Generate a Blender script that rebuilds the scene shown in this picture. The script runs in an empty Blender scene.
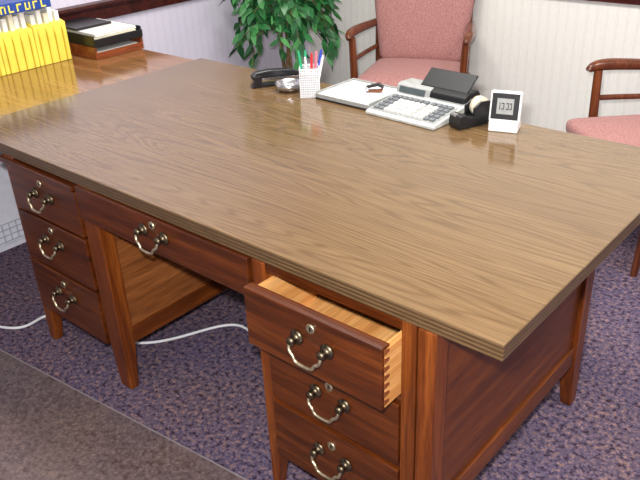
import bpy, bmesh, math, random
from mathutils import Vector, Matrix
random.seed(7)
S=bpy.context.scene
S.view_settings.view_transform='Standard'
S.view_settings.look='None'
COL=S.collection
def lin(c):
    r=[]
    for v in c[:3]:
        v/=255.; r.append(v/12.92 if v<=.04045 else ((v+.055)/1.055)**2.4)
    return (*r,1)
# ------------------------------------------------------------ materials
class N:
    def __init__(s,name):
        s.m=bpy.data.materials.new(name); s.m.use_nodes=True; s.t=s.m.node_tree; s.b=s.t.nodes['Principled BSDF']
    def n(s,k,**kw):
        x=s.t.nodes.new(k)
        for a,v in kw.items():
            if a in x.inputs.keys(): x.inputs[a].default_value=v
            else: setattr(x,a,v)
        return x
    def l(s,a,b): s.t.links.new(a,b)
    def coords(s,scale=(1,1,1),rot=(0,0,0)):
        tc=s.n('ShaderNodeTexCoord'); mp=s.n('ShaderNodeMapping'); mp.inputs['Scale'].default_value=scale; mp.inputs['Rotation'].default_value=rot
        s.l(tc.outputs['Object'],mp.inputs['Vector']); return mp.outputs['Vector']
    def ramp(s,fac,stops,interp='LINEAR'):
        r=s.n('ShaderNodeValToRGB'); r.color_ramp.interpolation=interp; e=r.color_ramp.elements
        while len(e)<len(stops): e.new(.5)
        for i,(p,c) in enumerate(stops): e[i].position=p; e[i].color=lin(c)
        s.l(fac,r.inputs[0]); return r.outputs[0]
    def mix(s,f,a,b,mode='MIX'):
        x=s.n('ShaderNodeMix',data_type='RGBA',blend_type=mode)
        if isinstance(f,(int,float)): x.inputs[0].default_value=f
        else: s.l(f,x.inputs[0])
        for i,v in ((6,a),(7,b)):
            if isinstance(v,tuple): x.inputs[i].default_value=v
            else: s.l(v,x.inputs[i])
        return x.outputs[2]
    def bump(s,h,st,dist=.01):
        b=s.n('ShaderNodeBump'); b.inputs['Strength'].default_value=st; b.inputs['Distance'].default_value=dist
        s.l(h,b.inputs['Height']); s.l(b.outputs[0],s.b.inputs['Normal'])
def plain(name,c,rough=.5,metal=0,coat=0,noise=.06,nscale=40,trans=0,emit=0,spec=None):
    k=N(name); v=k.coords()
    nz=k.n('ShaderNodeTexNoise',Scale=nscale,Detail=3.0); k.l(v,nz.inputs['Vector'])
    a=tuple(max(0,x*(1-noise)) for x in c); b=tuple(min(255,x*(1+noise)) for x in c)
    k.l(k.ramp(nz.outputs['Fac'],[(.3,a),(.7,b)]),k.b.inputs['Base Color'])
    k.b.inputs['Roughness'].default_value=rough; k.b.inputs['Metallic'].default_value=metal
    k.b.inputs['Coat Weight'].default_value=coat; k.b.inputs['Transmission Weight'].default_value=trans
    if spec is not None: k.b.inputs['Specular IOR Level'].default_value=spec
    if emit: k.b.inputs['Emission Color'].default_value=lin(c); k.b.inputs['Emission Strength'].default_value=emit
    return k.m
def wood(name,dark,mid,light,grain='z',rough=.3,coat=.3,s=1.0,wear=0,fine=185):
    k=N(name); g={'x':(1.2,22,22),'y':(22,1.2,22),'z':(22,22,1.2)}[grain]
    v=k.coords(tuple(q*s for q in g))
    a=k.n('ShaderNodeTexNoise',Scale=1.6,Detail=6.0,Roughness=.55,Distortion=.5); k.l(v,a.inputs['Vector'])
    v2=k.coords(tuple(q*s*5 for q in g)); b=k.n('ShaderNodeTexNoise',Scale=2.,Detail=3.0); k.l(v2,b.inputs['Vector'])
    c=k.ramp(a.outputs['Fac'],[(.28,dark),(.5,mid),(.72,light)])
    f=k.ramp(b.outputs['Fac'],[(.35,(fine,fine,fine)),(.6,(255,255,255))])
    c=k.mix(.7,c,f,'MULTIPLY')
    if wear:
        w=k.n('ShaderNodeTexNoise',Scale=9.,Detail=6.0,Roughness=.75); k.l(k.coords((1,1,1)),w.inputs['Vector'])
        wf=k.ramp(w.outputs['Fac'],[(.62,(0,0,0)),(.72,(150,150,150))])
        c=k.mix(wf,c,lin(wear))
    k.l(c,k.b.inputs['Base Color']); k.b.inputs['Roughness'].default_value=rough; k.b.inputs['Coat Weight'].default_value=coat
    k.b.inputs['Coat Roughness'].default_value=.12; k.b.inputs['Specular IOR Level'].default_value=.3
    k.bump(b.outputs['Fac'],.08,.002)
    return k.m
def laminate():
    k=N('laminate_top')
    v=k.coords((.45,5.0,1)); a=k.n('ShaderNodeTexNoise',Scale=1.3,Detail=2.0,Roughness=.4,Distortion=.15); k.l(v,a.inputs['Vector'])
    mu=k.n('ShaderNodeMath',operation='MULTIPLY'); k.l(a.outputs['Fac'],mu.inputs[0]); mu.inputs[1].default_value=190
    sn=k.n('ShaderNodeMath',operation='SINE'); k.l(mu.outputs[0],sn.inputs[0])
    ma=k.n('ShaderNodeMapRange'); k.l(sn.outputs[0],ma.inputs[0]); ma.inputs[1].default_value=-1; ma.inputs[2].default_value=1
    v2=k.coords((5,230,1)); b=k.n('ShaderNodeTexNoise',Scale=1.,Detail=4.0,Roughness=.7); k.l(v2,b.inputs['Vector'])
    c1=k.ramp(ma.outputs[0],[(0,(108,84,55)),(.3,(119,94,64)),(1,(124,99,68))])
    c2=k.ramp(b.outputs['Fac'],[(.35,(202,196,190)),(.62,(255,255,255))])
    c=k.mix(.75,c1,c2,'MULTIPLY')
    v3=k.coords((.5,5,1)); d=k.n('ShaderNodeTexNoise',Scale=2.,Detail=2.0); k.l(v3,d.inputs['Vector'])
    c=k.mix(.35,c,k.ramp(d.outputs['Fac'],[(.35,(228,222,214)),(.65,(255,255,255))]),'MULTIPLY')
    k.l(c,k.b.inputs['Base Color']); k.b.inputs['Roughness'].default_value=.13; k.b.inputs['Specular IOR Level'].default_value=.85
    r=k.n('ShaderNodeTexNoise',Scale=350.,Detail=2.0); k.l(k.coords(),r.inputs['Vector']); k.bump(r.outputs['Fac'],.05,.001)
    return k.m
def edge_band():
    k=N('edge_band'); v=k.coords((1,1,1)); a=k.n('ShaderNodeTexWave',wave_type='BANDS',bands_direction='Z',Scale=33.,Distortion=.15); k.l(v,a.inputs['Vector'])
    n=k.n('ShaderNodeTexNoise',Scale=8.,Detail=4.0); k.l(k.coords((2,2,20)),n.inputs['Vector'])
    c=k.ramp(a.outputs['Fac'],[(.0,(66,47,30)),(.3,(88,66,42)),(.9,(106,82,54))])
    c=k.mix(.6,c,k.ramp(n.outputs['Fac'],[(.3,(160,160,160)),(.7,(255,255,255))]),'MULTIPLY')
    k.l(c,k.b.inputs['Base Color']); k.b.inputs['Roughness'].default_value=.4; return k.m
def carpetcol(k,stops,warm):
    v=k.coords()
    a=k.n('ShaderNodeTexNoise',Scale=62.,Detail=4.0,Roughness=.7); k.l(v,a.inputs['Vector'])
    b=k.n('ShaderNodeTexVoronoi',Scale=100.); k.l(v,b.inputs['Vector'])
    c=k.ramp(a.outputs['Fac'],stops)
    d=k.ramp(b.outputs['Distance'],[(0,(255,255,255)),(.6,(140,140,140))])
    c=k.mix(.5,c,d,'MULTIPLY')
    e=k.n('ShaderNodeTexNoise',Scale=2.2,Detail=2.0); k.l(v,e.inputs['Vector'])
    return a,k.mix(.6,c,k.ramp(e.outputs['Fac'],[(.35,(220,214,240)),(.65,(255,236,226))]),'MULTIPLY')
def carpet():
    k=N('carpet'); a,c=carpetcol(k,[(.38,(66,48,52)),(.46,(108,98,124)),(.54,(124,112,130)),(.62,(170,138,130))],1)
    k.l(c,k.b.inputs['Base Color']); k.b.inputs['Roughness'].default_value=1.; k.b.inputs['Specular IOR Level'].default_value=.1
    k.bump(a.outputs['Fac'],.7,.006); return k.m
def wallpaper(name,base,axis,lo=.982):
    k=N(name); v=k.coords(); sx=k.n('ShaderNodeSeparateXYZ'); k.l(v,sx.inputs[0]); o=sx.outputs[{'x':0,'y':1}[axis]]
    m=k.n('ShaderNodeMath',operation='MULTIPLY'); k.l(o,m.inputs[0]); m.inputs[1].default_value=2*math.pi/.05
    s_=k.n('ShaderNodeMath',operation='SINE'); k.l(m.outputs[0],s_.inputs[0])
    mr=k.n('ShaderNodeMapRange'); k.l(s_.outputs[0],mr.inputs[0]); mr.inputs[1].default_value=-1; mr.inputs[2].default_value=1
    c=k.ramp(mr.outputs[0],[(.6,base),(.9,tuple(x*lo for x in base))])
    n=k.n('ShaderNodeTexNoise',Scale=60.,Detail=3.0); k.l(k.coords((3,3,.6)),n.inputs['Vector'])
    c=k.mix(.5,c,k.ramp(n.outputs['Fac'],[(.3,(240,240,240)),(.7,(255,255,255))]),'MULTIPLY')
    k.l(c,k.b.inputs['Base Color']); k.b.inputs['Roughness'].default_value=.7; return k.m
def fabric():
    k=N('pink_fabric'); v=k.coords()
    a=k.n('ShaderNodeTexNoise',Scale=170.,Detail=3.0); k.l(v,a.inputs['Vector'])
    k.l(k.ramp(a.outputs['Fac'],[(.35,(152,102,100)),(.65,(182,134,128))]),k.b.inputs['Base Color'])
    k.b.inputs['Roughness'].default_value=.95; k.b.inputs['Sheen Weight'].default_value=.1; k.bump(a.outputs['Fac'],.3,.002); return k.m
M={}
M['lam']=laminate(); M['edge']=edge_band(); M['carpet']=carpet()
WEAR=(156,90,40)
M['mah_z']=wood('mahogany_vertical',(68,30,8),(96,45,13),(124,64,23),'z',.36,.12)
M['leg']=wood('mahogany_leg',(80,36,10),(108,51,15),(138,74,27),'z',.36,.12,wear=WEAR)
M['mah_x']=wood('mahogany_drawer',(52,21,6),(82,36,10),(108,54,18),'x',.34,.16)
M['mah_y']=wood('mahogany_side',(76,35,10),(103,50,15),(128,68,24),'y',.38,.12)
M['inner']=wood('inner_panel',(112,62,28),(136,80,40),(158,98,52),'y',.45,.1)
M['pine']=wood('drawer_pine',(190,126,66),(210,148,84),(224,170,106),'y',.5,.05,fine=215)
M['pine_d']=plain('dovetail_dark',(116,62,28),.6)
M['chairwood']=wood('chair_wood',(78,38,19),(104,52,26),(136,76,42),'z',.3,.4)
M['ret']=wood('return_top',(122,82,50),(146,102,64),(164,120,78),'x',.12,.4,s=.5,fine=215)
M['trimwood']=wood('trim_wood',(44,18,16),(70,30,26),(90,44,36),'x',.35,.2)
M['pink']=fabric()
M['brass']=plain('antique_brass',(196,184,156),.42,1,noise=.15,nscale=80)
M['dbrass']=plain('dark_brass',(96,86,70),.38,1,noise=.3,nscale=90)
M['black']=plain('black_plastic',(24,24,27),.3)
M['gloss']=plain('smoked_cover',(16,17,19),.45,spec=.3)
M['grey']=plain('calculator_grey',(150,152,150),.5)
M['lgrey']=plain('calculator_light',(182,184,180),.5)
M['key']=plain('key_cap',(210,210,204),.45)
M['keyd']=plain('key_dark',(104,108,112),.45)
M['lcd']=plain('display_green',(70,78,80),.15)
M['white']=plain('white_plastic',(228,228,228),.4,noise=.02)
M['paper']=plain('paper',(238,237,232),.8,noise=.02)
M['cream']=plain('manila',(230,222,196),.8,noise=.03)
M['yellow']=plain('yellow_board',(236,216,84),.6,noise=.04,nscale=12)
M['yel_d']=plain('yellow_fold',(214,188,56),.6,noise=.04,nscale=12)
M['blue']=plain('blue_cover',(34,70,150),.4)
M['ylet']=plain('yellow_lettering',(240,225,90),.5)
M['steel']=plain('steel',(200,200,204),.25,1)
M['green']=plain('green_pen',(30,160,110),.4); M['red']=plain('red_pen',(205,40,50),.4); M['bpen']=plain('blue_pen',(40,70,180),.4); M['pinkp']=plain('pink_pen',(235,120,140),.4)
M['tape']=plain('tape_roll',(214,206,180),.25)
M['cord']=plain('white_cord',(225,225,228),.5,noise=.02)
M['bark']=plain('bark',(112,88,60),.9,noise=.25)
M['pot']=plain('terracotta',(150,86,56),.8); M['soil']=plain('soil',(48,34,26),1)
M['heater']=plain('heater_enamel',(226,228,240),.4,noise=.02)
M['slot']=plain('heater_slot',(170,172,184),.6)
def leafmat():
    k=N('leaf'); g=k.n('ShaderNodeNewGeometry'); c=k.ramp(g.outputs['Random Per Island'],[(0,(22,70,36)),(.5,(42,108,56)),(1,(84,150,84))])
    k.l(c,k.b.inputs['Base Color']); k.b.inputs['Roughness'].default_value=.4; return k.m
M['leaf']=leafmat()
def matmat():
    k=N('chair_mat'); a,c=carpetcol(k,[(.34,(94,77,74)),(.5,(121,108,108)),(.66,(140,123,116))],1)
    k.l(c,k.b.inputs['Base Color']); k.b.inputs['Roughness'].default_value=.4; k.b.inputs['Coat Weight'].default_value=.3; k.b.inputs['Coat Roughness'].default_value=.25
    n=k.n('ShaderNodeTexNoise',Scale=5.,Detail=2.0); k.l(k.coords(),n.inputs['Vector']); k.bump(n.outputs['Fac'],.1,.01); return k.m
M['mat']=matmat()
M['mat_rim']=plain('mat_rim',(128,118,122),.4)
M['wall_b']=wallpaper('wallpaper_back',(238,237,230),'x')
M['wall_l']=wallpaper('wallpaper_shaded',(218,214,230),'y')  # darker lavender copy of the wallpaper: the left wall's shade painted into its colour
M['ceil']=plain('ceiling_paint',(235,235,232),.9,noise=.02)
M['lamp']=plain('fluorescent_panel',(255,252,245),.5,noise=0,emit=1.5)
# ------------------------------------------------------------ geometry helpers
def empty(name,loc=(0,0,0),rz=0):
    e=bpy.data.objects.new(name,None); e.empty_display_size=.1; e.location=loc; e.rotation_euler=(0,0,rz); COL.objects.link(e); return e
def obj(name,bm,mats,parent=None,bevel=0,seg=2,smooth=False,loc=None,rot=None,sub=0):
    bmesh.ops.recalc_face_normals(bm,faces=bm.faces)
    me=bpy.data.meshes.new(name); bm.to_mesh(me); bm.free()
    for m in (mats if isinstance(mats,(list,tuple)) else [mats]): me.materials.append(m)
    o=bpy.data.objects.new(name,me); COL.objects.link(o)
    if parent: o.parent=parent
    if loc: o.location=loc
    if rot: o.rotation_euler=rot
    if smooth:
        for p in me.polygons: p.use_smooth=True
    if bevel:
        b=o.modifiers.new('b','BEVEL'); b.width=bevel; b.segments=seg; b.limit_method='ANGLE'; b.angle_limit=.6
    if sub:
        q=o.modifiers.new('s','SUBSURF'); q.levels=q.render_levels=sub
    return o
def addbox(bm,a,b,mi=0,M4=None):
    vs=[bm.verts.new((x,y,z)) for x in (a[0],b[0]) for y in (a[1],b[1]) for z in (a[2],b[2])]
    if M4 is not None:
        for v in vs: v.co=M4@v.co
    for f in ((0,1,3,2),(4,6,7,5),(0,4,5,1),(2,3,7,6),(0,2,6,4),(1,5,7,3)):
        q=bm.faces.new([vs[i] for i in f]); q.material_index=mi
    return vs
def box(name,a,b,mat,parent=None,bevel=.002,**k):
    bm=bmesh.new(); addbox(bm,a,b); return obj(name,bm,mat,parent,bevel,**k)
def prism(name,prof,a0,a1,axis,mat,parent=None,bevel=.002,**k):
    bm=bmesh.new()
    def P(p,t): return {'x':(t,p[0],p[1]),'y':(p[0],t,p[1]),'z':(p[0],p[1],t)}[axis]
    A=[bm.verts.new(P(p,a0)) for p in prof]; B=[bm.verts.new(P(p,a1)) for p in prof]; n=len(prof)
    bm.faces.new(A); bm.faces.new(B[::-1])
    for i in range(n): bm.faces.new((A[i],A[(i+1)%n],B[(i+1)%n],B[i]))
    return obj(name,bm,mat,parent,bevel,**k)
def lathe(name,prof,mat,parent=None,seg=32,axis='z',**k):
    bm=bmesh.new(); rings=[]
    for r,h in prof:
        ring=[]
        for i in range(seg):
            t=2*math.pi*i/seg; c,s=r*math.cos(t),r*math.sin(t)
            ring.append(bm.verts.new({'z':(c,s,h),'y':(c,h,s),'x':(h,c,s)}[axis]))
        rings.append(ring)
    for a,b in zip(rings,rings[1:]):
        for i in range(seg): bm.faces.new((a[i],a[(i+1)%seg],b[(i+1)%seg],b[i]))
    for r in (rings[0],rings[-1]):
        try: bm.faces.new(r)
        except Exception: pass
    return obj(name,bm,mat,parent,smooth=True,**k)
def tube(name,pts,r,mat,parent=None,cyc=False,radii=None,typ='NURBS',res=8):
    cu=bpy.data.curves.new(name,'CURVE'); cu.dimensions='3D'; cu.bevel_depth=r; cu.bevel_resolution=4; cu.resolution_u=res; cu.use_fill_caps=True
    sp=cu.splines.new(typ); sp.points.add(len(pts)-1)
    for i,p in enumerate(pts):
        sp.points[i].co=(*p,1); sp.points[i].radius=radii[i] if radii else 1
    if typ=='NURBS': sp.order_u=min(4,len(pts)); sp.use_endpoint_u=not cyc
    sp.use_cyclic_u=cyc; cu.materials.append(mat)
    o=bpy.data.objects.new(name,cu); COL.objects.link(o)
    dg=bpy.context.evaluated_depsgraph_get(); me=bpy.data.meshes.new_from_object(o.evaluated_get(dg)); bpy.data.objects.remove(o)
    for p in me.polygons: p.use_smooth=True
    o=bpy.data.objects.new(name,me); COL.objects.link(o)
    if parent:o.parent=parent
    return o
# ------------------------------------------------------------ room
XL,XR,YF,YB,H=-2.85,2.4,-2.6,2.68,2.6
box('floor',(XL-.1,YF-.1,-.1),(XR+.1,YB+.1,0),M['carpet'],bevel=0)
box('ceiling',(XL-.1,YF-.1,H),(XR+.1,YB+.1,H+.1),M['ceil'],bevel=0)
box('wall_left',(XL-.1,YF,0),(XL,YB,H),M['wall_l'],bevel=0)
box('wall_back',(XL-.1,YB,0),(XR+.1,YB+.1,H),M['wall_b'],bevel=0)
box('wall_right',(XR,YF,0),(XR+.1,YB,H),M['wall_l'],bevel=0)
box('wall_front',(XL-.1,YF-.1,0),(XR+.1,YF,H),M['wall_b'],bevel=0)
RZ=.835
prism('trim_1',[(XL,RZ),(XL+.02,RZ),(XL+.024,RZ+.05),(XL+.04,RZ+.07),(XL+.04,RZ+.085),(XL,RZ+.09)],YF,YB-.041,'y',M['trimwood'])
prism('trim_2',[(YB,RZ),(YB-.02,RZ),(YB-.024,RZ+.05),(YB-.04,RZ+.07),(YB-.04,RZ+.085),(YB,RZ+.09)],XL,XR,'x',M['trimwood'])
box('baseboard_back',(XL,YB-.014,0),(XR,YB,.1),M['trimwood'])
box('baseboard_left',(XL,1.3,0),(XL+.014,YB-.015,.1),M['trimwood'])
# ------------------------------------------------------------ desk
W,D,T=2.047,1.079,.76; TH=.038; UZ=T-TH
desk=empty('executive_desk')
bm=bmesh.new(); addbox(bm,(-W,0,UZ),(0,D,T))
bm.faces.ensure_lookup_table(); bmesh.ops.recalc_face_normals(bm,faces=bm.faces)
for f in bm.faces: f.material_index=1 if f.normal.z<.5 else 0
obj('desk_top',bm,[M['lam'],M['edge']],desk,.003,2)
box('top_subframe',(-W+.1,.06,UZ-.02),(-.16,D-.22,UZ),M['mah_x'],desk)
def leg(name,x0,x1,y0,y1,taper,top=UZ):
    bm=bmesh.new(); zs=[0,.17,top]; rings=[]
    for z in zs:
        t=.018 if z==0 else 0
        a0=x0+(t if 'l' in taper else 0); a1=x1-(t if 'r' in taper else 0); b0=y0+(t if 'f' in taper else 0); b1=y1-(t if 'b' in taper else 0)
        rings.append([bm.verts.new(p) for p in ((a0,b0,z),(a1,b0,z),(a1,b1,z),(a0,b1,z))])
    for A,B in zip(rings,rings[1:]):
        for i in range(4): bm.faces.new((A[i],A[(i+1)%4],B[(i+1)%4],B[i]))
    bm.faces.new(rings[0]); bm.faces.new(rings[-1])
    return obj(name,bm,M['leg'],desk,.004)
YB2=.836
def handle(pref,x,y,z,w=.086,esc=True,ez=.042):
    for s in (-1,1):
        lathe(pref+'_rosette_%d'%(s+2),[(.0001,0),(.018,0),(.0185,-.003),(.013,-.006),(.010,-.008),(.007,-.014),(.0105,-.018),(.0105,-.024),(.006,-.028),(.0001,-.028)],M['dbrass'],desk,24,'y',loc=(x+s*w/2,y,z))
    h=w/2
    pts=[(-h,-.022,0),(-h-.003,-.026,-.010),(-h+.001,-.029,-.022),(-h*.74,-.030,-.024),(-h*.62,-.031,-.034),(-h*.5,-.031,-.041),(0,-.031,-.042),(h*.5,-.031,-.041),(h*.62,-.031,-.034),(h*.74,-.030,-.024),(h-.001,-.029,-.022),(h+.003,-.026,-.010),(h,-.022,0)]
    tube(pref+'_bail',[(x+p[0],y+p[1],z+p[2]) for p in pts],.004,M['brass'],desk)
    if esc:
        lathe(pref+'_escutcheon',[(.0001,0),(.012,0),(.012,-.004),(.009,-.006),(.005,-.004),(.0001,-.004)],M['brass'],desk,24,'y',loc=(x,y,z+ez))
        box(pref+'_keyhole',(x-.0015,y-.0065,z+ez-.005),(x+.0015,y-.004,z+ez+.004),M['black'],desk,0)
def front(name,x0,x1,z0,z1,y=0.,th=.02):
    box(name,(x0,y,z0),(x1,y+th,z1),M['mah_x'],desk,.003,seg=3)
L0,L1=-1.785,-1.292
leg('leg_1',L0,L0+.055,.0,.05,'rb'); leg('leg_2',-1.365,L1,.0,.05,'lb'); leg('leg_3',L0,L0+.05,.786,YB2,'rf'); leg('leg_4',-1.345,L1,.786,YB2,'lf')
box('left_pedestal_outer_panel',(L0+.008,.05,.17),(L0+.024,.786,UZ),M['mah_y'],desk)
box('left_pedestal_inner_panel',(L1-.024,.05,.165),(L1-.008,.786,UZ),M['inner'],desk)
box('left_pedestal_inner_rail',(L1-.02,.05,.165),(L1-.002,.786,.225),M['mah_y'],desk)
box('left_pedestal_back',(L0+.05,.80,.165),(L1-.05,.82,UZ),M['mah_x'],desk)
box('left_pedestal_bottom',(L0+.02,.03,.15),(L1-.02,.81,.168),M['mah_x'],desk)
box('left_pedestal_carcass',(L0+.03,.025,.17),(-1.37,.6,UZ-.02),M['mah_z'],desk,0)
for i,(a,b) in enumerate(((.545,.695),(.355,.535),(.15,.345))):
    front('left_drawer_%d'%(i+1),L0+.02,-1.375,a,b,-.006)
    handle('left_handle_%d'%(i+1),-1.57,-.006,(.632,.468,.268)[i])
box('pull_out_board',(-1.80,-.016,.700),(-1.372,.4,.716),M['mah_x'],desk,.003)
box('knee_drawer',(-1.366,-.008,.612),(-.652,.02,UZ-.002),M['mah_x'],desk,.004)
box('knee_drawer_box',(-1.29,.02,.63),(-.66,.5,.70),M['mah_y'],desk)
handle('knee_handle',-1.005,-.008,.676,esc=True,ez=.024)
box('modesty_panel',(L1,.79,.2),(-.645,.806,UZ),M['mah_x'],desk)
R0,R1=-.645,-.14
leg('leg_5',R0,R0+.04,.0,.05,'rb'); leg('leg_6',-.182,R1,.0,.05,'lb'); leg('leg_7',R0,R0+.05,.786,YB2,'rf'); leg('leg_8',-.192,R1,.78,YB2,'lf')
box('right_stile',(-.222,.002,.12),(-.186,.03,UZ),M['mah_z'],desk,.002)
box('right_pedestal_inner_panel',(R0+.008,.05,.16),(R0+.024,.786,UZ),M['mah_y'],desk)
box('right_pedestal_end_panel',(R1-.03,.05,.16),(R1-.014,.786,UZ),M['mah_y'],desk)
box('right_end_lower_rail',(R1-.022,.048,.165),(R1-.006,.782,.225),M['mah_y'],desk,.003)
box('right_pedestal_back',(R0+.05,.80,.16),(R1-.05,.82,UZ),M['mah_x'],desk)
box('right_pedestal_bottom',(R0+.02,.02,.12),(R1-.03,.81,.14),M['mah_x'],desk)
for i,z in enumerate((.51,.32)):
    box('right_rail_%d'%(i+1),(R0+.03,.004,z),(-.2,.03,z+.018),M['mah_x'],desk)
box('right_top_rail',(R0+.03,.006,.694),(-.2,.04,UZ),M['mah_x'],desk)
front('right_drawer_2',R0+.035,-.224,.335,.505,-.004); front('right_drawer_3',R0+.035,-.224,.135,.318,-.004)
box('right_drawer_boxes',(R0+.04,.02,.15),(-.23,.6,.48),M['pine'],desk,0)
handle('right_handle_2',-.415,-.004,.428,ez=.034); handle('right_handle_3',-.415,-.004,.246,ez=.034)
OY=-.062; dx0,dx1,dz0,dz1=-.612,-.224,.530,.686
box('open_drawer_front',(dx0,OY,dz0),(dx1,OY+.014,dz1),M['mah_x'],desk,.003,seg=3)
box('open_drawer_front_core',(dx0,OY+.013,dz0),(dx1-.0005,OY+.028,dz1-.001),M['mah_x'],desk,.001)
box('open_drawer_side_1',(dx0+.006,OY+.028,dz0+.006),(dx0+.02,.46,dz1-.012),M['pine'],desk,.001)
box('open_drawer_side_2',(dx1-.015,OY+.010,dz0+.004),(dx1+.0012,.46,dz1-.008),M['pine'],desk,.001)
box('open_drawer_back',(dx0+.02,.446,dz0+.006),(dx1-.015,.46,dz1-.02),M['pine'],desk,.001)
box('open_drawer_floor',(dx0+.02,OY+.028,dz0+.014),(dx1-.015,.446,dz0+.022),M['pine'],desk,0)
box('open_drawer_divider',(dx0+.02,OY+.05,dz1-.06),(dx1-.015,OY+.058,dz1-.03),M['pine'],desk,.001)
bm=bmesh.new()
for i in range(7):
    z=dz0+.012+i*.021; prof=[(OY+.008,z-.001),(OY+.024,z+.002),(OY+.024,z+.009),(OY+.008,z+.012)]
    A=[bm.verts.new((dx1,p[0],p[1])) for p in prof]; B=[bm.verts.new((dx1+.0022,p[0],p[1])) for p in prof]
    bm.faces.new(A); bm.faces.new(B)
    for j in range(4): bm.faces.new((A[j],A[(j+1)%4],B[(j+1)%4],B[j]))
obj('open_drawer_dovetails',bm,M['pine_d'],desk)
handle('right_handle_1',-.408,OY,.618,ez=.04)
# ------------------------------------------------------------ return / side table
ret=empty('side_table')
ZR=.752
box('side_table_top',(-2.82,-.3,ZR-.035),(-2.05,1.065,ZR),M['ret'],ret,.004)
for i,(x,y) in enumerate(((-2.8,-.28),(-2.12,-.28),(-2.8,1.0),(-2.12,1.0))):
    box('side_table_leg_%d'%(i+1),(x,y,0),(x+.05,y+.05,ZR-.035),M['leg'],ret,.003)
box('side_table_apron_1',(-2.77,1.02,.63),(-2.1,1.04,ZR-.035),M['mah_x'],ret)
box('side_table_apron_2',(-2.78,-.24,.63),(-2.76,1.0,ZR-.035),M['mah_y'],ret)
ht=empty('radiator_cabinet')
box('cabinet_body',(-2.845,-.2,.03),(-2.545,.97,.6),M['heater'],ht,.006)
box('cabinet_plinth',(-2.845,-.19,0),(-2.56,.96,.03),M['heater'],ht,.001)
bm=bmesh.new()
for i in range(34):
    y=-.15+i*.033; addbox(bm,(-2.547,y,.045),(-2.541,y+.003,.13))
for i in range(4): addbox(bm,(-2.547,-.15,.045+i*.028),(-2.541,.94,.048+i*.028))
obj('cabinet_grille',bm,M['slot'],ht)
# ------------------------------------------------------------ files & trays on the return
fs=empty('magazine_file_set'); ZR+=.0005
for i in range(4):
    y0=.775-.16*(i+1); y1=y0+.157
    fy=(.168,.165,.163,.166)[i]
    prism('file_%d'%(i+1),[(-2.575,ZR),(-2.575,ZR+fy),(-2.80,ZR+.22),(-2.80,ZR)],y0,y1,'y',M['yellow'],fs,.003)
    for j in range(4):
        yy=y0+.018+j*.038
        prism('file_%d_fold_%d'%(i+1,j),[(-2.576,ZR+.004),(-2.568,ZR+.004),(-2.566,ZR+fy-.045+.012*(j%2)),(-2.576,ZR+fy-.008)],yy,yy+.004,'y',M['yel_d'],fs,.0005)
    for j in range(5):
        yy=y0+.012+j*.028
        box('file_%d_papers_%d'%(i+1,j),(-2.79,yy,ZR+.03),(-2.60+.006*(j%3),yy+.02,ZR+.215+.008*((i*3+j*2)%4)),M['paper'] if j!=2 else M['cream'],fs,.001)
bb=empty('blue_binder')
BZ=ZR+.2405
prism('binder_body',[(-2.69,BZ),(-2.56,BZ),(-2.56,BZ+.045),(-2.69,BZ+.045)],.2,.715,'y',M['blue'],bb,.003)
bm=bmesh.new()
for i in range(12):
    y=.26+i*.037; a=BZ+.006
    addbox(bm,(-2.5605,y,a),(-2.558,y+.006,a+.03)); addbox(bm,(-2.5605,y+.006,a+(0 if i%2 else .024)),(-2.558,y+.022,a+(.006 if i%2 else .03)))
    if i%3==0: addbox(bm,(-2.5605,y+.018,a),(-2.558,y+.024,a+.03))
obj('binder_lettering',bm,M['ylet'],bb)
lt=empty('letter_tray',(-2.445,.815,ZR))
M['lt_wood']=wood('tray_wood',(102,44,20),(138,68,32),(166,92,48),'y',.35,.3)
box('wooden_tray_base',(-.35,0,0),(0,.26,.008),M['lt_wood'],lt)
box('wooden_tray_side_1',(-.35,0,.008),(0,.01,.055),M['lt_wood'],lt); box('wooden_tray_side_2',(-.35,.25,.008),(0,.26,.055),M['lt_wood'],lt)
box('wooden_tray_front',(-.01,.01,.008),(0,.25,.03),M['lt_wood'],lt); box('wooden_tray_back',(-.35,.01,.008),(-.34,.25,.055),M['lt_wood'],lt)
box('wooden_tray_papers',(-.33,.015,.008),(-.02,.245,.03),M['paper'],lt,.001)
box('black_tray_base',(-.35,0,.056),(.005,.26,.062),M['black'],lt)
box('black_tray_side_1',(-.35,0,.062),(0,.006,.105),M['black'],lt); box('black_tray_side_2',(-.35,.254,.062),(0,.26,.105),M['black'],lt); box('black_tray_lip',(0,0,.056),(.006,.26,.09),M['black'],lt)
for i in range(6):
    a=random.uniform(-.05,.05); Mx=Matrix.Translation((-.17,.13,0))@Matrix.Rotation(a,4,'Z')
    bm=bmesh.new(); addbox(bm,(-.15,-.11,.064+i*.008),(.16,.11,.070+i*.008),M4=Mx); obj('paper_stack_%d'%i,bm,M['paper'] if i%3 else M['cream'],lt,.001)
box('black_folder',(-.36,.01,.112),(-.14,.2,.122),M['black'],lt,.002)
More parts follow.
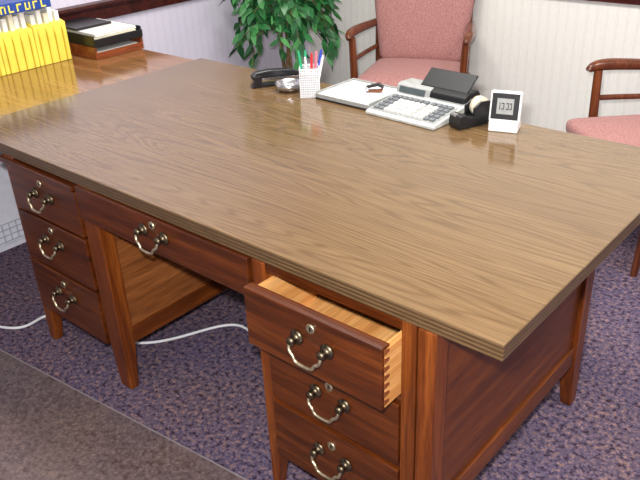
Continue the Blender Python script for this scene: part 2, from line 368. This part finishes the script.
# ------------------------------------------------------------ desk items
Z0=T+.0005
st=empty('stapler',(-1.475,.965,Z0),math.atan2(.15,.09))
prism('stapler_base',[(-.1,0),(.09,0),(.095,.006),(.09,.01),(-.1,.012)],-.018,.018,'y',M['black'],st,.002)
prism('stapler_magazine',[(-.09,.026),(.08,.018),(.082,.028),(-.09,.04)],-.009,.009,'y',M['steel'],st,.001)
prism('stapler_arm',[(-.098,.03),(-.06,.034),(.07,.032),(.088,.03),(.086,.044),(.05,.056),(-.03,.062),(-.085,.058),(-.1,.045)],-.016,.016,'y',M['black'],st,.005,seg=3)
box('stapler_hinge',(-.092,-.019,.008),(-.062,.019,.046),M['black'],st,.004)
box('stapler_anvil',(.062,-.01,.010),(.082,.01,.013),M['steel'],st,.0005)
cd=empty('paper_clip_dish',(-1.385,.935,Z0))
lathe('dish_bowl',[(.0001,.0),(.036,0),(.048,.012),(.052,.03),(.049,.03),(.045,.014),(.034,.005),(.0001,.005)],M['steel'],cd)
for i in range(26):
    a=random.uniform(0,6.28); r=random.uniform(0,.032); x,y=r*math.cos(a),r*math.sin(a); b=random.uniform(0,3.14); z=.01+random.uniform(0,.014)
    c,s=math.cos(b),math.sin(b); L=.011; w_=.003
    pts=[(x+c*u-s*v,y+s*u+c*v,z+random.uniform(-.002,.002)) for u,v in ((-L,-w_),(L,-w_),(L,w_),(-L*.6,w_),(-L*.6,-w_*.2),(L*.6,-w_*.2))]
    tube('clip_%d'%i,pts,.0007,M['steel'],cd,typ='POLY')
pc=empty('pencil_cup',(-1.28,.935,Z0),.7)
bm=bmesh.new(); hw=.034; hh=.1
addbox(bm,(-hw,-hw,0),(hw,hw,.003))
n=9
for side in range(4):
    R_=Matrix.Rotation(side*math.pi/2,4,'Z')
    for i in range(n+1):
        x=-hw+2*hw*i/n; addbox(bm,(x-.0014,-hw-.001,0),(x+.0014,-hw+.001,hh),M4=R_)
    for i in range(13):
        z=hh*i/12; addbox(bm,(-hw,-hw-.0012,z-.0014),(hw,-hw+.0012,z+.0014),M4=R_)
    addbox(bm,(-hw,-hw-.002,hh-.003),(hw,-hw+.002,hh+.003),M4=R_)
for v in bm.verts: v.co.z=max(v.co.z,0)
obj('mesh_cup',bm,M['white'],pc)
box('cup_liner',(-hw+.003,-hw+.003,.003),(hw-.003,hw-.003,.085),M['slot'],pc,0)
for i,(x,y,tx,ty,m,l) in enumerate(((-.018,0,-.12,.05,'green',.155),(-.01,.013,-.02,.1,'green',.15),(.004,-.01,.05,-.05,'red',.15),(.013,.0,.1,.05,'pinkp',.15),(.018,.012,.18,.03,'bpen',.155),(-.005,-.016,-.05,-.1,'white',.14),(.02,-.016,.22,-.08,'white',.145))):
    e=Vector((tx,ty,1)).normalized()*l; p=Vector((x,y,.006))
    tube('pen_%d'%i,[tuple(p),tuple(p+e*.5),tuple(p+e*.9),tuple(p+e)],.0048,M[m],pc,radii=[1,1,1,.6],typ='POLY')
nt=empty('note_tray',(-1.108,1.01,Z0),-.03)
box('tray_base',(-.122,-.105,0),(.122,.105,.006),M['black'],nt)
for i,(a,b) in enumerate((((-.122,-.105,.006),(.122,-.1,.02)),((-.122,.1,.006),(.122,.105,.026)),((-.122,-.1,.006),(-.117,.1,.026)),((.117,-.1,.006),(.122,.1,.026)))):
    box('tray_rim_%d'%i,a,b,M['grey'],nt,.001)
box('note_pad',(-.115,-.098,.006),(.112,.098,.02),M['paper'],nt,.001)
box('loose_sheet',(-.09,-.08,.0205),(.105,.09,.0215),M['white'],nt,0,rot=(0,0,.06))
sr=empty('staple_remover',(-1.06,1.03,Z0+.023),.5)
prism('remover_jaw_1',[(-.03,0),(.012,0),(.028,.004),(.03,.012),(.012,.008),(-.03,.006)],-.009,.009,'y',M['pine_d'],sr,.001)
prism('remover_jaw_2',[(-.03,.012),(.012,.022),(.03,.014),(.034,.02),(.016,.032),(-.03,.02)],-.009,.009,'y',M['black'],sr,.001)
lathe('remover_pivot',[(.0001,-.011),(.007,-.011),(.007,.011),(.0001,.011)],M['steel'],sr,16,'y',loc=(-.026,0,.01))
# calculator
ca=empty('printing_calculator',(-.838,1.0,Z0),-.05); ca.scale=(.93,.98,.9)
prism('calc_body',[(-.135,0),(.125,0),(.13,.03),(.12,.055),(.04,.05),(.03,.036),(-.125,.016),(-.135,.012)],-.15,.15,'x',M['lgrey'],ca,.004,seg=3)
sl=math.atan2(.02,.155)
bm=bmesh.new(); Mx=Matrix.Translation((0,-.125,.0165))@Matrix.Rotation(sl,4,'X')
for r in range(5):
    for c in range(11):
        x0=-.132+c*.0235
        if c>=7: x0+=.008
        d=1 if (c in (0,1,9,10) or r==4) else 0
        addbox(bm,(x0,.014+r*.0255,.0),(x0+.0185,.014+r*.0255+.018,.009),d,Mx)
obj('calc_keys',bm,[M['key'],M['keyd']],ca,.002)
bm=bmesh.new(); addbox(bm,(-.142,.006,.0004),(.14,.142,.0014),M4=Mx); obj('calc_key_panel',bm,M['grey'],ca)
prism('calc_display_housing',[(.032,.036),(.042,.068),(.06,.074),(.125,.07),(.128,.03)],-.15,-.0,'x',M['grey'],ca,.003)
prism('calc_display',[(.0325,.042),(.0405,.064),(.039,.0645),(.031,.0425)],-.135,-.02,'x',M['lcd'],ca,0)
prism('calc_printer_cover',[(.03,.045),(.04,.066),(.06,.076),(.12,.076),(.13,.06),(.13,.03)],.0,.15,'x',M['gloss'],ca,.006,seg=3)
prism('calc_lid',[(.062,.076),(.066,.073),(.128,.122),(.124,.127)],-.06,.14,'x',M['gloss'],ca,.002)
for i,(x) in enumerate((-.12,.12)): lathe('calc_hinge_%d'%i,[(.0001,-.01),(.008,-.01),(.008,.01),(.0001,.01)],M['keyd'],ca,16,'x',loc=(x,.125,.055))
# tape dispenser
td=empty('tape_dispenser',(-.638,.985,Z0),math.radians(70))
prism('dispenser_body',[(-.075,0),(.07,0),(.078,.02),(.07,.05),(.055,.06),(.03,.04),(.0,.03),(-.03,.034),(-.055,.046),(-.075,.044),(-.08,.02)],-.026,.026,'y',M['black'],td,.004,seg=3)
lathe('tape',[(.014,-.01),(.031,-.01),(.031,.01),(.014,.01),(.014,-.01)],M['tape'],td,32,'y',loc=(.02,0,.055))
lathe('tape_hub',[(.0001,-.013),(.014,-.013),(.014,.013),(.0001,.013)],M['white'],td,24,'y',loc=(.02,0,.055))
for i,s in enumerate((-1,1)):
    prism('dispenser_cheek_%d'%i,[(-.02,.02),(.06,.02),(.07,.05),(.045,.074),(.005,.076),(-.02,.06)],s*.017,s*.025,'y',M['black'],td,.003)
box('cutter',(-.082,-.012,.043),(-.07,.012,.05),M['steel'],td,.0005)
# clock
ck=empty('desk_clock',(-.535,.995,Z0),.3)
prism('clock_base',[(-.03,0),(.035,0),(.03,.018),(-.018,.034),(-.03,.028)],-.044,.044,'x',M['white'],ck,.003)
cf=lambda a,b,n,m,bv: obj(n,(lambda bm:(addbox(bm,a,b,M4=Matrix.Translation((0,-.012,.028))@Matrix.Rotation(-.2,4,'X')),bm)[1])(bmesh.new()),m,ck,bv,3)
cf((-.047,-.01,0),(.047,.012,.093),'clock_case',M['white'],.005)
cf((-.041,-.0112,.008),(.041,-.0098,.086),'clock_bezel',M['black'],.0)
cf((-.025,-.0122,.024),(.025,-.0110,.071),'clock_display',M['grey'],.0)
for i,(x,w_) in enumerate(((-.018,.003),(-.011,.008),(.003,.008),(.014,.006))):
    cf((x,-.0132,.038),(x+w_,-.0122,.041),'clock_digit_low_%d'%i,M['black'],0); cf((x,-.0132,.055),(x+w_,-.0122,.058),'clock_digit_high_%d'%i,M['black'],0); cf((x+w_-.002,-.0132,.038),(x+w_,-.0122,.058),'clock_digit_side_%d'%i,M['black'],0)
# ------------------------------------------------------------ chairs
def armchair(loc,rz):
    e=empty('armchair',(*loc,0),rz); w=.285; fy=-.15; by=.2
    cw=M['chairwood']
    for s in (-1,1):
        tube('front_leg_%d'%(s+2),[(s*(w-.01),fy-.01,0),(s*w,fy,.2),(s*w,fy,.45),(s*(w+.006),fy-.004,.6),(s*(w+.01),fy-.002,.672)],.02,cw,e,radii=[.7,1,1.05,.95,.9])
        tube('rear_leg_%d'%(s+2),[(s*.235,by+.06,0),(s*.24,by+.015,.25),(s*.245,by,.45),(s*.25,by+.03,.68),(s*.25,by+.07,.9)],.019,cw,e,radii=[.75,1,1.1,1,.8])
        tube('arm_rest_%d'%(s+2),[(s*(w+.014),fy-.045,.67),(s*(w+.02),fy-.03,.692),(s*(w+.022),fy+.06,.694),(s*(w+.005),fy+.2,.684),(s*.262,by+.03,.676)],.024,cw,e,radii=[.55,1,1.1,.95,.8])
        tube('arm_rail_%d'%(s+2),[(s*w,fy,.555),(s*(w+.004),fy+.12,.552),(s*.265,by-.06,.55),(s*.247,by+.01,.55)],.012,cw,e)
        box('side_rail_%d'%(s+2),(s*.262-.011,fy,.36),(s*.262+.011,by,.42),cw,e,.003)
        box('side_stretcher_%d'%(s+2),(s*.262-.008,fy,.17),(s*.262+.008,by+.01,.195),cw,e,.003)
    box('front_rail',(-w,fy-.012,.36),(w,fy+.012,.42),cw,e,.003); box('rear_rail',(-.24,by-.012,.36),(.24,by+.012,.42),cw,e,.003)
    bm=bmesh.new()
    nx,ny=8,8; g=[]
    for layer in range(3):
        rows=[]
        for j in range(ny+1):
            r=[]
            for i in range(nx+1):
                u,v=i/nx*2-1,j/ny*2-1; hw=.266-.02*(v+1)/2*1.0; x=u*hw*(1 if layer<2 else .965); y=-.04+v*.255*(1 if layer<2 else .965)
                z=(.415,.465,.485+.022*(1-u**4)*(1-v**4))[layer]; r.append(bm.verts.new((x,y,z)))
            rows.append(r)
        g.append(rows)
    for rows in (g[0],g[2]):
        for j in range(ny):
            for i in range(nx): bm.faces.new((rows[j][i],rows[j][i+1],rows[j+1][i+1],rows[j+1][i]))
    def rim(R): return R[0][:]+[R[j][nx] for j in range(1,ny+1)]+R[ny][:nx][::-1]+[R[j][0] for j in range(ny-1,0,-1)]
    for A,B in ((g[0],g[1]),(g[1],g[2])):
        a,b=rim(A),rim(B)
        for i in range(len(a)): bm.faces.new((a[i],a[(i+1)%len(a)],b[(i+1)%len(a)],b[i]))
    obj('seat_cushion',bm,M['pink'],e,smooth=True,sub=1)
    bm=bmesh.new(); F=[];B=[]
    nz=10
    for k in range(nz+1):
        t=k/nz; z=.475+t*.5; hw=.23+.075*t
        if t>.85: hw-=.03*((t-.85)/.15)**2
        y=by-.035+.05*t+.05*t*t; rf=[];rb=[]
        for i in range(nx+1):
            u=i/nx*2-1; zz=z+(.02*(1-u*u) if k==nz else 0); bul=.02*(1-u**4)*(1-(2*t-1)**6)
            rf.append(bm.verts.new((u*hw,y-.012-bul,zz))); rb.append(bm.verts.new((u*hw,y+.035,zz)))
        F.append(rf);B.append(rb)
    for k in range(nz):
        for i in range(nx):
            bm.faces.new((F[k][i],F[k][i+1],F[k+1][i+1],F[k+1][i])); bm.faces.new((B[k][i],B[k+1][i],B[k+1][i+1],B[k][i+1]))
        bm.faces.new((F[k][0],F[k+1][0],B[k+1][0],B[k][0])); bm.faces.new((F[k][nx],B[k][nx],B[k+1][nx],F[k+1][nx]))
    for i in range(nx):
        bm.faces.new((F[0][i],B[0][i],B[0][i+1],F[0][i+1])); bm.faces.new((F[nz][i],F[nz][i+1],B[nz][i+1],B[nz][i]))
    obj('back_cushion',bm,M['pink'],e,smooth=True,sub=1)
    return e
armchair((-1.735,2.27),math.radians(22)); armchair((-.355,1.985),math.radians(-44.5))
# ------------------------------------------------------------ plant
pl=empty('potted_ficus',(-2.43,2.02,0))
lathe('pot',[(.0001,0),(.115,0),(.15,.26),(.165,.26),(.165,.3),(.148,.3),(.142,.26),(.0001,.25)],M['pot'],pl)
lathe('soil_surface',[(.0001,.27),(.143,.27),(.143,.262),(.0001,.262)],M['soil'],pl)
for i in range(3):
    a=i*2.1; tube('trunk_%d'%i,[(.03*math.cos(a),.03*math.sin(a),.26),(.04*math.cos(a+1.5),.04*math.sin(a+1.5),.5),(.04*math.cos(a+3),.04*math.sin(a+3),.8),(.06*math.cos(a+4),.06*math.sin(a+4),1.2),(.1*math.cos(a+4),.1*math.sin(a+4),1.55)],.009,M['bark'],pl,radii=[1.2,1,.9,.7,.3])
bm=bmesh.new()
def leaf(bm,p,d,L,w):
    d=d.normalized(); side=d.cross(Vector((0,0,1)))
    if side.length<.05: side=Vector((1,0,0))
    side.normalize(); side=(Matrix.Rotation(random.uniform(-.9,.9),3,d)@side); up=side.cross(d)
    prof=((0,0),(.15,.5),(.38,1),(.62,.82),(.85,.35),(1,0)); mid=[];A=[];B=[]
    for t,ww in prof:
        c=p+d*(t*L)-up*(.12*L*t*t); mid.append(bm.verts.new(c))
        if 0<t<1:
            A.append(bm.verts.new(c+side*ww*w+up*.12*w*ww)); B.append(bm.verts.new(c-side*ww*w+up*.12*w*ww))
    for S_ in (A,B):
        bm.faces.new((mid[0],mid[1],S_[0]))
        for i in range(len(S_)-1): bm.faces.new((mid[i+1],mid[i+2],S_[i+1],S_[i]))
        bm.faces.new((mid[-2],mid[-1],S_[-1]))
for b in range(88):
    a=random.uniform(0,6.283); z0=random.uniform(.62,1.5) if b>38 else random.uniform(.6,.92); reach=random.uniform(.14,.38)
    dx=math.cos(a); reach=min(reach,.29) if dx<-.5 or dx>.7 else reach
    drop=random.uniform(-.02,.14)
    P=[Vector((.03*math.cos(a),.03*math.sin(a),z0)),Vector((reach*.5*math.cos(a),reach*.5*math.sin(a),z0+.09)),Vector((reach*.85*math.cos(a+.15),reach*.85*math.sin(a+.15),z0+.05)),Vector((reach*math.cos(a+.2),reach*math.sin(a+.2),z0-drop))]
    tube('branch_%d'%b,[tuple(p) for p in P],.003,M['bark'],pl,radii=[1.3,1,.7,.4],res=3)
    for k in range(15):
        t=.2+.8*k/14; q=t*3; i=min(2,int(q)); p=P[i].lerp(P[i+1],q-i)
        d=(P[i+1]-P[i]).normalized()*.6+Vector((random.uniform(-1,1),random.uniform(-1,1),random.uniform(-1.1,.25)))
        leaf(bm,p,d,random.uniform(.07,.105),random.uniform(.015,.022))
obj('foliage',bm,M['leaf'],pl,smooth=True)
# ------------------------------------------------------------ mat & cords
mt=empty('chair_mat',(-1.3,-.10,0),math.atan2(.12,1.14))
prism('mat_sheet',[(-.66,-1.25),(.95,-1.25),(1.0,-1.2),(1.0,-.03),(.97,0),(-.68,0),(-.72,-.04),(-.72,-1.2)],.0,.005,'z',M['mat'],mt,.0015)
prism('mat_rim',[(-.68,-.004),(.97,-.004),(.97,.001),(-.68,.001)],.0,.006,'z',M['mat_rim'],mt,.001)
tube('power_cord',[(-2.3,-.25,.006),(-2.08,-.12,.006),(-1.99,-.09,.006),(-1.92,-.05,.006),(-1.91,.0,.006),(-1.93,.07,.006),(-1.85,.16,.006),(-1.7,.16,.006),(-1.51,.13,.006),(-1.4,.25,.006),(-1.34,.42,.006),(-1.27,.49,.006),(-1.17,.455,.006),(-1.08,.40,.006),(-.95,.40,.006),(-.6,.6,.006)],.005,M['cord'])
# ------------------------------------------------------------ lights
for i,(x,y,e) in enumerate(((-1.3,1.0,46),(.8,1.0,46),(-.3,-1.3,12))):
    box('ceiling_light'+('' if i==0 else '.%03d'%i),(x-.6,y-.3,H-.03),(x+.6,y+.3,H),M['lamp'],bevel=0)
    L=bpy.data.lights.new('fluorescent','AREA'); L.shape='RECTANGLE'; L.size=1.15; L.size_y=.55; L.energy=e; L.color=(1,.97,.92)
    o=bpy.data.objects.new('fluorescent_lamp',L); o.location=(x,y,H-.035); COL.objects.link(o)
L=bpy.data.lights.new('flash','AREA'); L.shape='RECTANGLE'; L.size=.07; L.size_y=.04; L.energy=56; L.color=(1,.98,.97)
fl=bpy.data.objects.new('camera_flash',L); COL.objects.link(fl)
w=bpy.data.worlds.new('w'); S.world=w; w.use_nodes=True; w.node_tree.nodes['Background'].inputs[0].default_value=(.8,.85,1,1); w.node_tree.nodes['Background'].inputs[1].default_value=.3
# ------------------------------------------------------------ camera
y,pt,r=-.732,.491,-.047
fw=Vector((math.sin(y)*math.cos(pt),math.cos(y)*math.cos(pt),-math.sin(pt))); rt=Vector((math.cos(y),-math.sin(y),0)); up=rt.cross(fw)
rt2=rt*math.cos(r)+up*math.sin(r); up2=-rt*math.sin(r)+up*math.cos(r)
cam=bpy.data.cameras.new('camera'); cam.sensor_width=36; cam.lens=735.6*36/640; cam.clip_start=.02
co=bpy.data.objects.new('camera',cam); COL.objects.link(co)
m=Matrix((rt2,up2,-fw)).transposed().to_4x4(); m.translation=Vector((.469,-.997,1.554)); co.matrix_world=m
S.camera=co
fm=m.copy(); fm.translation=Vector((.469,-.997,1.554))+up2*.09-rt2*.05+fw*.02; fl.matrix_world=fm
